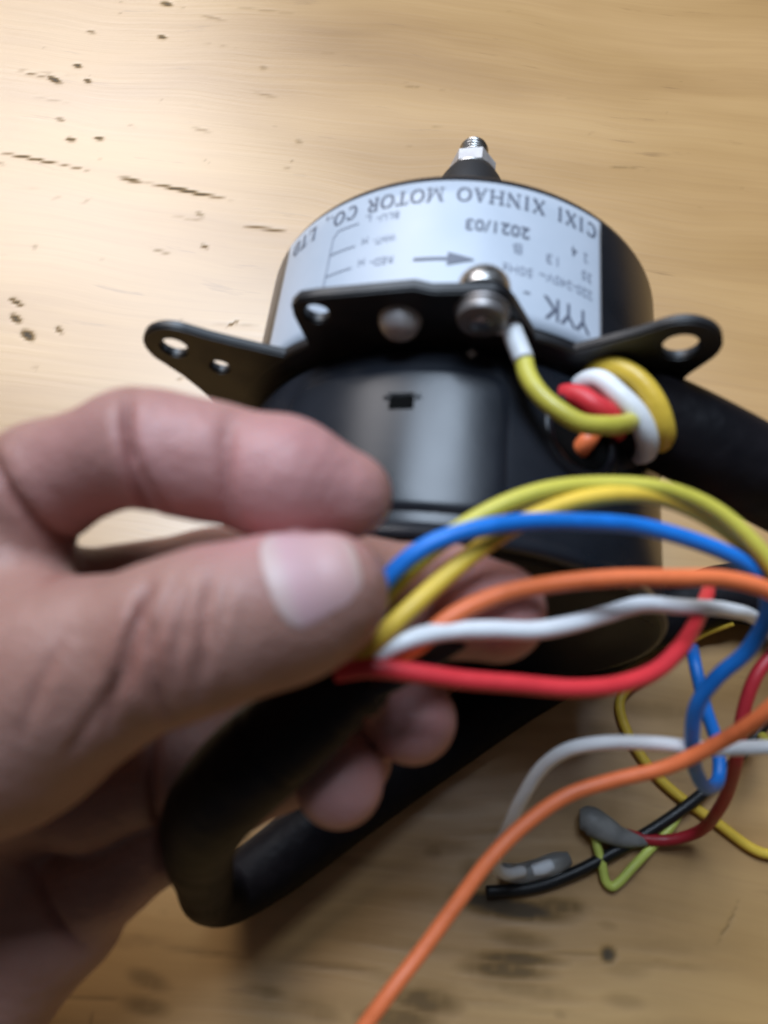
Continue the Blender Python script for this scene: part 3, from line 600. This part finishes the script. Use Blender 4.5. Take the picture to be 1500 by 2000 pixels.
def cone(P, a, ra, b, rb):
    ba = b-a; L2 = ba@ba; t_ = np.clip(((P-a)@ba)/L2, 0, 1)
    return np.linalg.norm(P-a-t_[:, None]*ba, axis=1)-(ra+(rb-ra)*t_)
def smin(a, b, k):
    h = np.maximum(k-np.abs(a-b), 0)/k; return np.minimum(a, b)-h*h*k*0.25
def chain(P, ch, k=2.5):
    d_ = None
    for (a, ra), (b, rb) in zip(ch[:-1], ch[1:]):
        c_ = cone(P, a, ra, b, rb); d_ = c_ if d_ is None else smin(d_, c_, k)
    return d_
# creases: (point, direction across the crease, reach, width, depth)
def bonedir(p, q): v = W(*q)-W(*p); return v/np.linalg.norm(v)
def pxc(p, n2, reach, width, depth, dep):     # crease whose normal runs along n2 in the picture plane
    n_ = _r*n2[0]-_u*n2[1]; return (W(p[0], p[1], dep), n_/np.linalg.norm(n_), reach, width, depth)
creases_f = {
 'index': [pxc((256, 900), (1, -.12), 11, .75, 1.0, 95), pxc((286, 935), (1, -.45), 8, .6, .55, 95), pxc((268, 905), (1, -.2), 8, .4, .4, 95), pxc((452, 940), (1, -.05), 6, .5, .3, 95), pxc((20, 960), (.9, -.4), 9, .6, .35, 100), pxc((440, 910), (1, .05), 9, 1.0, .55, 94.5), pxc((55, 1005), (.84, -.54), 15, .9, 1.1, 101)],
 'thumb': [pxc((258, 1240), (1, .12), 9, .8, 1.0, 83), pxc((300, 1320), (1, -.1), 10, .7, .7, 84), pxc((395, 1230), (1, .05), 8, .6, .7, 83.5), pxc((350, 1225), (1, .1), 7, .5, .5, 83.5), pxc((318, 1190), (1, .3), 6, .5, .5, 84), pxc((225, 1330), (1, .35), 9, .6, .6, 84),
           pxc((280, 1190), (1, .55), 5, .4, .45, 85), pxc((372, 1290), (1, -.15), 6, .45, .4, 84), pxc((430, 1200), (1, .1), 5, .4, .35, 83.5), pxc((180, 1400), (.8, .6), 9, .6, .4, 86), pxc((110, 1330), (.9, .4), 9, .7, .4, 90)],
 'pinky': [pxc((75, 1755), (.83, -.55), 14, .9, 1.2, 134), pxc((310, 1600), (1, .02), 14, .9, 1.0, 133)],
 'ring': [pxc((305, 1540), (1, 0), 12, .9, 1.0, 132)], 'middle': []}
fingers = [('index', index_f), ('middle', middle_f), ('ring', ring_f), ('pinky', pinky_f), ('thumb', thumb_f)]
def crease(P, cl):
    o_ = 0
    for c_, n_, reach, w_, dp in cl:
        q = P-c_; x = q@n_; rr = np.linalg.norm(q, axis=1)
        f_ = np.clip((reach-rr)/(reach*.6), 0, 1); f_ = f_*f_*(3-2*f_)
        curv = x+0.018*(rr**2)*0.6*np.sign((q@_u))*0.15
        o_ = o_+dp*np.exp(-(curv/w_)**2)*f_ - dp*.25*np.exp(-((np.abs(curv)-w_*3)/(w_*2))**2)*f_
    return o_
def sdf(P):
    pd = None
    for ch in palm+web:
        c_ = chain(P, ch); pd = c_ if pd is None else smin(pd, c_, 9.0)
    out = None
    for nm, ch in fingers:
        f_ = chain(P, ch)
        if nm == 'index': pass
        if nm == 'thumb':      # pad bulge under the tip, flatter nail side
            f_ = smin(f_, np.linalg.norm(P-W(645, 1170, 96.5), axis=1)-5.9, 5)
            f_ = smin(f_, np.linalg.norm(P-W(560, 1208, 97.5), axis=1)-7.2, 6)
        if nm == 'index':
            f_ = smin(f_, np.linalg.norm(P-W(560, 940, 100.5), axis=1)-7.1, 5)
            f_ = smin(f_, np.linalg.norm(P-W(350, 893, 101.5), axis=1)-6.8, 4)
        f_ = f_+crease(P, creases_f[nm])
        k_ = 9.0 if nm == 'thumb' else 5.0
        g_ = smin(f_, pd, k_)
        out = g_ if out is None else smin(out, g_, 0.5)
    return out
def mesh_sdf(h=0.62, blk=16):
    allp = np.array([p for ch in palm+web+[c for _, c in fingers] for p, _ in ch]); 
    lo = allp.min(0)-30; hi = allp.max(0)+30
    lo = np.maximum(lo, [-190, -260, 5])
    nb = np.ceil((hi-lo)/(h*blk)).astype(int); dims = nb*blk+1
    cx = [lo[i]+(np.arange(nb[i])+.5)*h*blk for i in range(3)]
    CC = np.stack(np.meshgrid(*cx, indexing='ij'), -1).reshape(-1, 3); sc = sdf(CC)
    near = np.abs(sc) < h*blk*0.87+3
    F = np.empty(tuple(dims), np.float32)
    sg = np.sign(sc).reshape(nb)*5
    F[:] = 5
    for (i, j, k_), v_ in np.ndenumerate(sg): 
        if v_ < 0: F[i*blk:(i+1)*blk+1, j*blk:(j+1)*blk+1, k_*blk:(k_+1)*blk+1] = -5
    g = np.arange(blk+1)*h; off = np.stack(np.meshgrid(g, g, g, indexing='ij'), -1).reshape(-1, 3)
    idx = np.array(np.unravel_index(np.nonzero(near)[0], nb)).T
    for ch in np.array_split(idx, max(1, len(idx)//24)):
        P = (lo+ch[:, None, :]*h*blk)+off[None]; v_ = sdf(P.reshape(-1, 3)).reshape(len(ch), blk+1, blk+1, blk+1)
        for (i, j, k_), q in zip(ch, v_): F[i*blk:(i+1)*blk+1, j*blk:(j+1)*blk+1, k_*blk:(k_+1)*blk+1] = q
    # naive surface nets
    S = F < 0
    c8 = [(a, b, c) for a in (0, 1) for b in (0, 1) for c in (0, 1)]
    n0, n1, n2 = (d-1 for d in dims)
    cnt = sum(S[a:a+n0, b:b+n1, c:c+n2].astype(np.int8) for a, b, c in c8)
    act = (cnt > 0) & (cnt < 8); ids = np.full(act.shape, -1, np.int32); ai = np.argwhere(act); ids[act] = np.arange(len(ai))
    acc = np.zeros((len(ai), 3)); num = np.zeros(len(ai))
    for p in c8:
        for ax in range(3):
            if p[ax]: continue
            q = list(p); q[ax] = 1
            f0 = F[ai[:, 0]+p[0], ai[:, 1]+p[1], ai[:, 2]+p[2]]; f1 = F[ai[:, 0]+q[0], ai[:, 1]+q[1], ai[:, 2]+q[2]]
            m_ = (f0 < 0) != (f1 < 0); t_ = np.where(m_, f0/(f0-f1+1e-12), 0)
            pt = np.tile(np.array(p, float), (len(ai), 1)); pt[:, ax] = t_
            acc[m_] += pt[m_]; num[m_] += 1
    V = lo+(ai+acc/num[:, None])*h
    quads = []
    for ax in range(3):
        o1, o2 = [a for a in range(3) if a != ax]
        sl0 = [slice(1, d-1) for d in dims]; sl0[ax] = slice(0, dims[ax]-1); sl1 = list(sl0); sl1[ax] = slice(1, dims[ax])
        A, B = S[tuple(sl0)], S[tuple(sl1)]; e_ = np.argwhere(A != B); 
        if not len(e_): continue
        sgn = A[tuple(e_.T)]; e_ = e_+np.array([0 if a == ax else 1 for a in range(3)])
        def cell(d1, d2): q = e_.copy(); q[:, o1] -= d1; q[:, o2] -= d2; return ids[tuple(q.T)]
        Q = np.stack([cell(0, 0), cell(1, 0), cell(1, 1), cell(0, 1)], 1)
        flip = sgn if ax != 1 else ~sgn
        Q[~flip] = Q[~flip][:, ::-1]; quads.append(Q)
    Q = np.vstack(quads); Q = Q[(Q >= 0).all(1)]
    return V, Q
V, Q = mesh_sdf()
# pull each vertex exactly onto the surface
for _ in range(2):
    e_ = 0.3; d0 = sdf(V); g_ = np.stack([sdf(V+np.eye(3)[i]*e_)-sdf(V-np.eye(3)[i]*e_) for i in range(3)], 1)/(2*e_)
    V = V-np.clip(d0, -.5, .5)[:, None]*g_/(np.maximum((g_**2).sum(1), .3))[:, None]

def skin_material():
    m = bpy.data.materials.new('skin'); m.use_nodes = True; nt = m.node_tree; N, L = nt.nodes, nt.links; b = N['Principled BSDF']
    tc = N.new('ShaderNodeTexCoord')
    at = N.new('ShaderNodeAttribute'); at.attribute_name = 'flush'
    n = N.new('ShaderNodeTexNoise'); n.inputs['Scale'].default_value = 55; n.inputs['Detail'].default_value = 5; L.new(tc.outputs['Object'], n.inputs['Vector'])
    cr = N.new('ShaderNodeValToRGB'); e = cr.color_ramp.elements; e[0].position = .32; e[1].position = .68
    e[0].color = (0.285, 0.138, 0.105, 1); e[1].color = (0.385, 0.208, 0.168, 1); L.new(n.outputs['Fac'], cr.inputs[0])
    mx = N.new('ShaderNodeMix'); mx.data_type = 'RGBA'; L.new(at.outputs['Fac'], mx.inputs[0]); L.new(cr.outputs[0], mx.inputs[6]); mx.inputs[7].default_value = (0.50, 0.245, 0.235, 1)
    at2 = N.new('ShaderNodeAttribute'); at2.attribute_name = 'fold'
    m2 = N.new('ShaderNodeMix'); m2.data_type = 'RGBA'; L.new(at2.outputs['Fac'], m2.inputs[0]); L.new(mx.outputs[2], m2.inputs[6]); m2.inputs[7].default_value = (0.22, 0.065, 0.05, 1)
    L.new(m2.outputs[2], b.inputs['Base Color'])
    b.inputs['Subsurface Weight'].default_value = 0.35; b.inputs['Subsurface Radius'].default_value = (1, .35, .2); b.inputs['Subsurface Scale'].default_value = 0.0022
    b.inputs['Roughness'].default_value = 0.5; b.inputs['Specular IOR Level'].default_value = 0.4
    v = N.new('ShaderNodeTexVoronoi'); v.inputs['Scale'].default_value = 900; v.feature = 'DISTANCE_TO_EDGE'; L.new(tc.outputs['Object'], v.inputs['Vector'])
    n2 = N.new('ShaderNodeTexNoise'); n2.inputs['Scale'].default_value = 330; n2.inputs['Detail'].default_value = 4; L.new(tc.outputs['Object'], n2.inputs['Vector'])
    ad = N.new('ShaderNodeMath'); ad.operation = 'MULTIPLY_ADD'; ad.inputs[1].default_value = .35; L.new(v.outputs['Distance'], ad.inputs[0]); L.new(n2.outputs['Fac'], ad.inputs[2])
    bp = N.new('ShaderNodeBump'); bp.inputs['Distance'].default_value = .0005; bp.inputs['Strength'].default_value = .8; L.new(ad.outputs[0], bp.inputs['Height']); L.new(bp.outputs[0], b.inputs['Normal'])
    return m
root = W(-250, 1500, 135)
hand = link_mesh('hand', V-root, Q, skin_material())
hand.location = Vector(root*MM)
# blood colour: finger pads pinker than the thumb's back; folds darker
def near(P, px, rad): return np.clip(1-np.linalg.norm(P-px, axis=1)/rad, 0, 1)
fl = np.zeros(len(V))
for p, rd, s_ in [((560, 950, 96), 18, 1.0), ((350, 900, 96), 14, .8), ((160, 930, 98), 16, .5), ((960, 1190, 112), 16, .8), ((800, 1410, 122), 14, .9), ((660, 1530, 122), 14, 1.0)]:
    fl = np.maximum(fl, s_*np.clip(near(V, W(*p), rd)*1.6, 0, 1))
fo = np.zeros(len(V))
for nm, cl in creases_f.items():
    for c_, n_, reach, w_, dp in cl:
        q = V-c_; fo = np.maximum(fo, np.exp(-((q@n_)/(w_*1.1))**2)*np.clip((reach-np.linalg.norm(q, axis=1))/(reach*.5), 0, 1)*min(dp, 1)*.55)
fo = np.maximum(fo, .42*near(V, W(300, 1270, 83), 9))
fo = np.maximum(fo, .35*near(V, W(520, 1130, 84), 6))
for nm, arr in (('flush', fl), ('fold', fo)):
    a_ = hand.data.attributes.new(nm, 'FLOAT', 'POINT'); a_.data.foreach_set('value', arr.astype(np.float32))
tag(hand, 'bare hand at left pinching the black sleeve and wires between thumb and fingers', 'hand')

# thumb nail: curved plate laid on the thumb tip
nail_m = bpy.data.materials.new('nail'); nail_m.use_nodes = True
def nail_material():
    N, L = nail_m.node_tree.nodes, nail_m.node_tree.links; b = N['Principled BSDF']
    at = N.new('ShaderNodeAttribute'); at.attribute_name = 'along'
    cr = N.new('ShaderNodeValToRGB'); e = cr.color_ramp.elements; e[0].position = 0; e[0].color = (0.52, 0.38, 0.35, 1); e[1].position = 1; e[1].color = (0.58, 0.44, 0.38, 1)
    k = e.new(.16); k.color = (0.54, 0.39, 0.37, 1); k = e.new(.30); k.color = (0.55, 0.34, 0.36, 1); k = e.new(.88); k.color = (0.53, 0.33, 0.31, 1)
    L.new(at.outputs['Fac'], cr.inputs[0]); L.new(cr.outputs[0], b.inputs['Base Color'])
    b.inputs['Roughness'].default_value = .48; b.inputs['Subsurface Weight'].default_value = .2; b.inputs['Subsurface Radius'].default_value = (1, .5, .4); b.inputs['Subsurface Scale'].default_value = .001
nail_material()
def nail():
    a0 = W(575, 1180, 93.5); a1 = W(662, 1150, 94); ax = a1-a0; L_ = np.linalg.norm(ax); ax /= L_
    up = _u*0.55-_d*0.83; up = up-ax*np.dot(up, ax); up /= np.linalg.norm(up); sd = np.cross(ax, up)
    nu, nv = 34, 26; V = []; al = []; XC = float(np.dot(thumb_f[-1][0]-a0, ax))
    P0 = []; DR = []
    for i in range(nu+1):
        for j in range(nv+1):
            u = i/nu; v = j/nv*2-1
            # rounded outline
            lo_ = 1.2*v*v+2.6*abs(v)**6; hi_ = 1.0*v*v+3.2*abs(v)**5
            x = -2.3+lo_+(11.8-lo_-hi_)*u
            phi = v*math.radians(57)
            xo = min(x, XC); psi = (x-xo)/7.2; P0.append(a0+ax*xo); DR.append((up*math.cos(phi)+sd*math.sin(phi))*math.cos(psi)+ax*math.sin(psi)); al.append((x+2.3)/11.8)
    P0 = np.array(P0); DR = np.array(DR); t_ = np.full(len(P0), 16.0)
    for _ in range(60): t_ = t_-chain(P0+DR*t_[:, None], thumb_f)*.8
    T = t_.reshape(nu+1, nv+1)
    for _ in range(6):                      # the nail spans small bumps
        T[1:-1, 1:-1] = (T[1:-1, 1:-1]*2+T[:-2, 1:-1]+T[2:, 1:-1]+T[1:-1, :-2]+T[1:-1, 2:])/6
    E_ = np.zeros_like(T); 
    for i in range(nu+1):
        for j in range(nv+1):
            eu = min(i/nu, 1)*12; ev = min(j, nv-j)/nv*14
            side = min(ev/1.0, 1); back = min(i/nu*12/1.0, 1)
            E_[i, j] = -0.3+0.5*min(side, back)
    E_[-1, :] += 0.0
    top = P0+DR*(T+E_).reshape(-1)[:, None]; bot = P0+DR*(T+E_-0.5).reshape(-1)[:, None]
    F = []; n_ = (nu+1)*(nv+1)
    for i in range(nu):
        for j in range(nv):
            k = i*(nv+1)+j; F.append((k, k+1, k+nv+2, k+nv+1)); F.append((k+n_, k+nv+1+n_, k+nv+2+n_, k+1+n_))
    rim = [i*(nv+1) for i in range(nu+1)]+[nu*(nv+1)+j for j in range(1, nv+1)]+[i*(nv+1)+nv for i in range(nu-1, -1, -1)]+[j for j in range(nv-1, 0, -1)]
    for a_, b_ in zip(rim, rim[1:]+rim[:1]): F.append((a_, a_+n_, b_+n_, b_))
    bm = bmesh.new()
    allv = np.vstack([top, bot])-root
    o = link_mesh('thumb_nail', allv, F, nail_m, hand)
    bm.from_mesh(o.data); bmesh.ops.recalc_face_normals(bm, faces=bm.faces); bm.to_mesh(o.data); bm.free()
    at_ = o.data.attributes.new('along', 'FLOAT', 'POINT'); at_.data.foreach_set('value', np.array(al+al, np.float32))
nail()
print('hand verts', len(V), 'min z', V[:, 2].min())
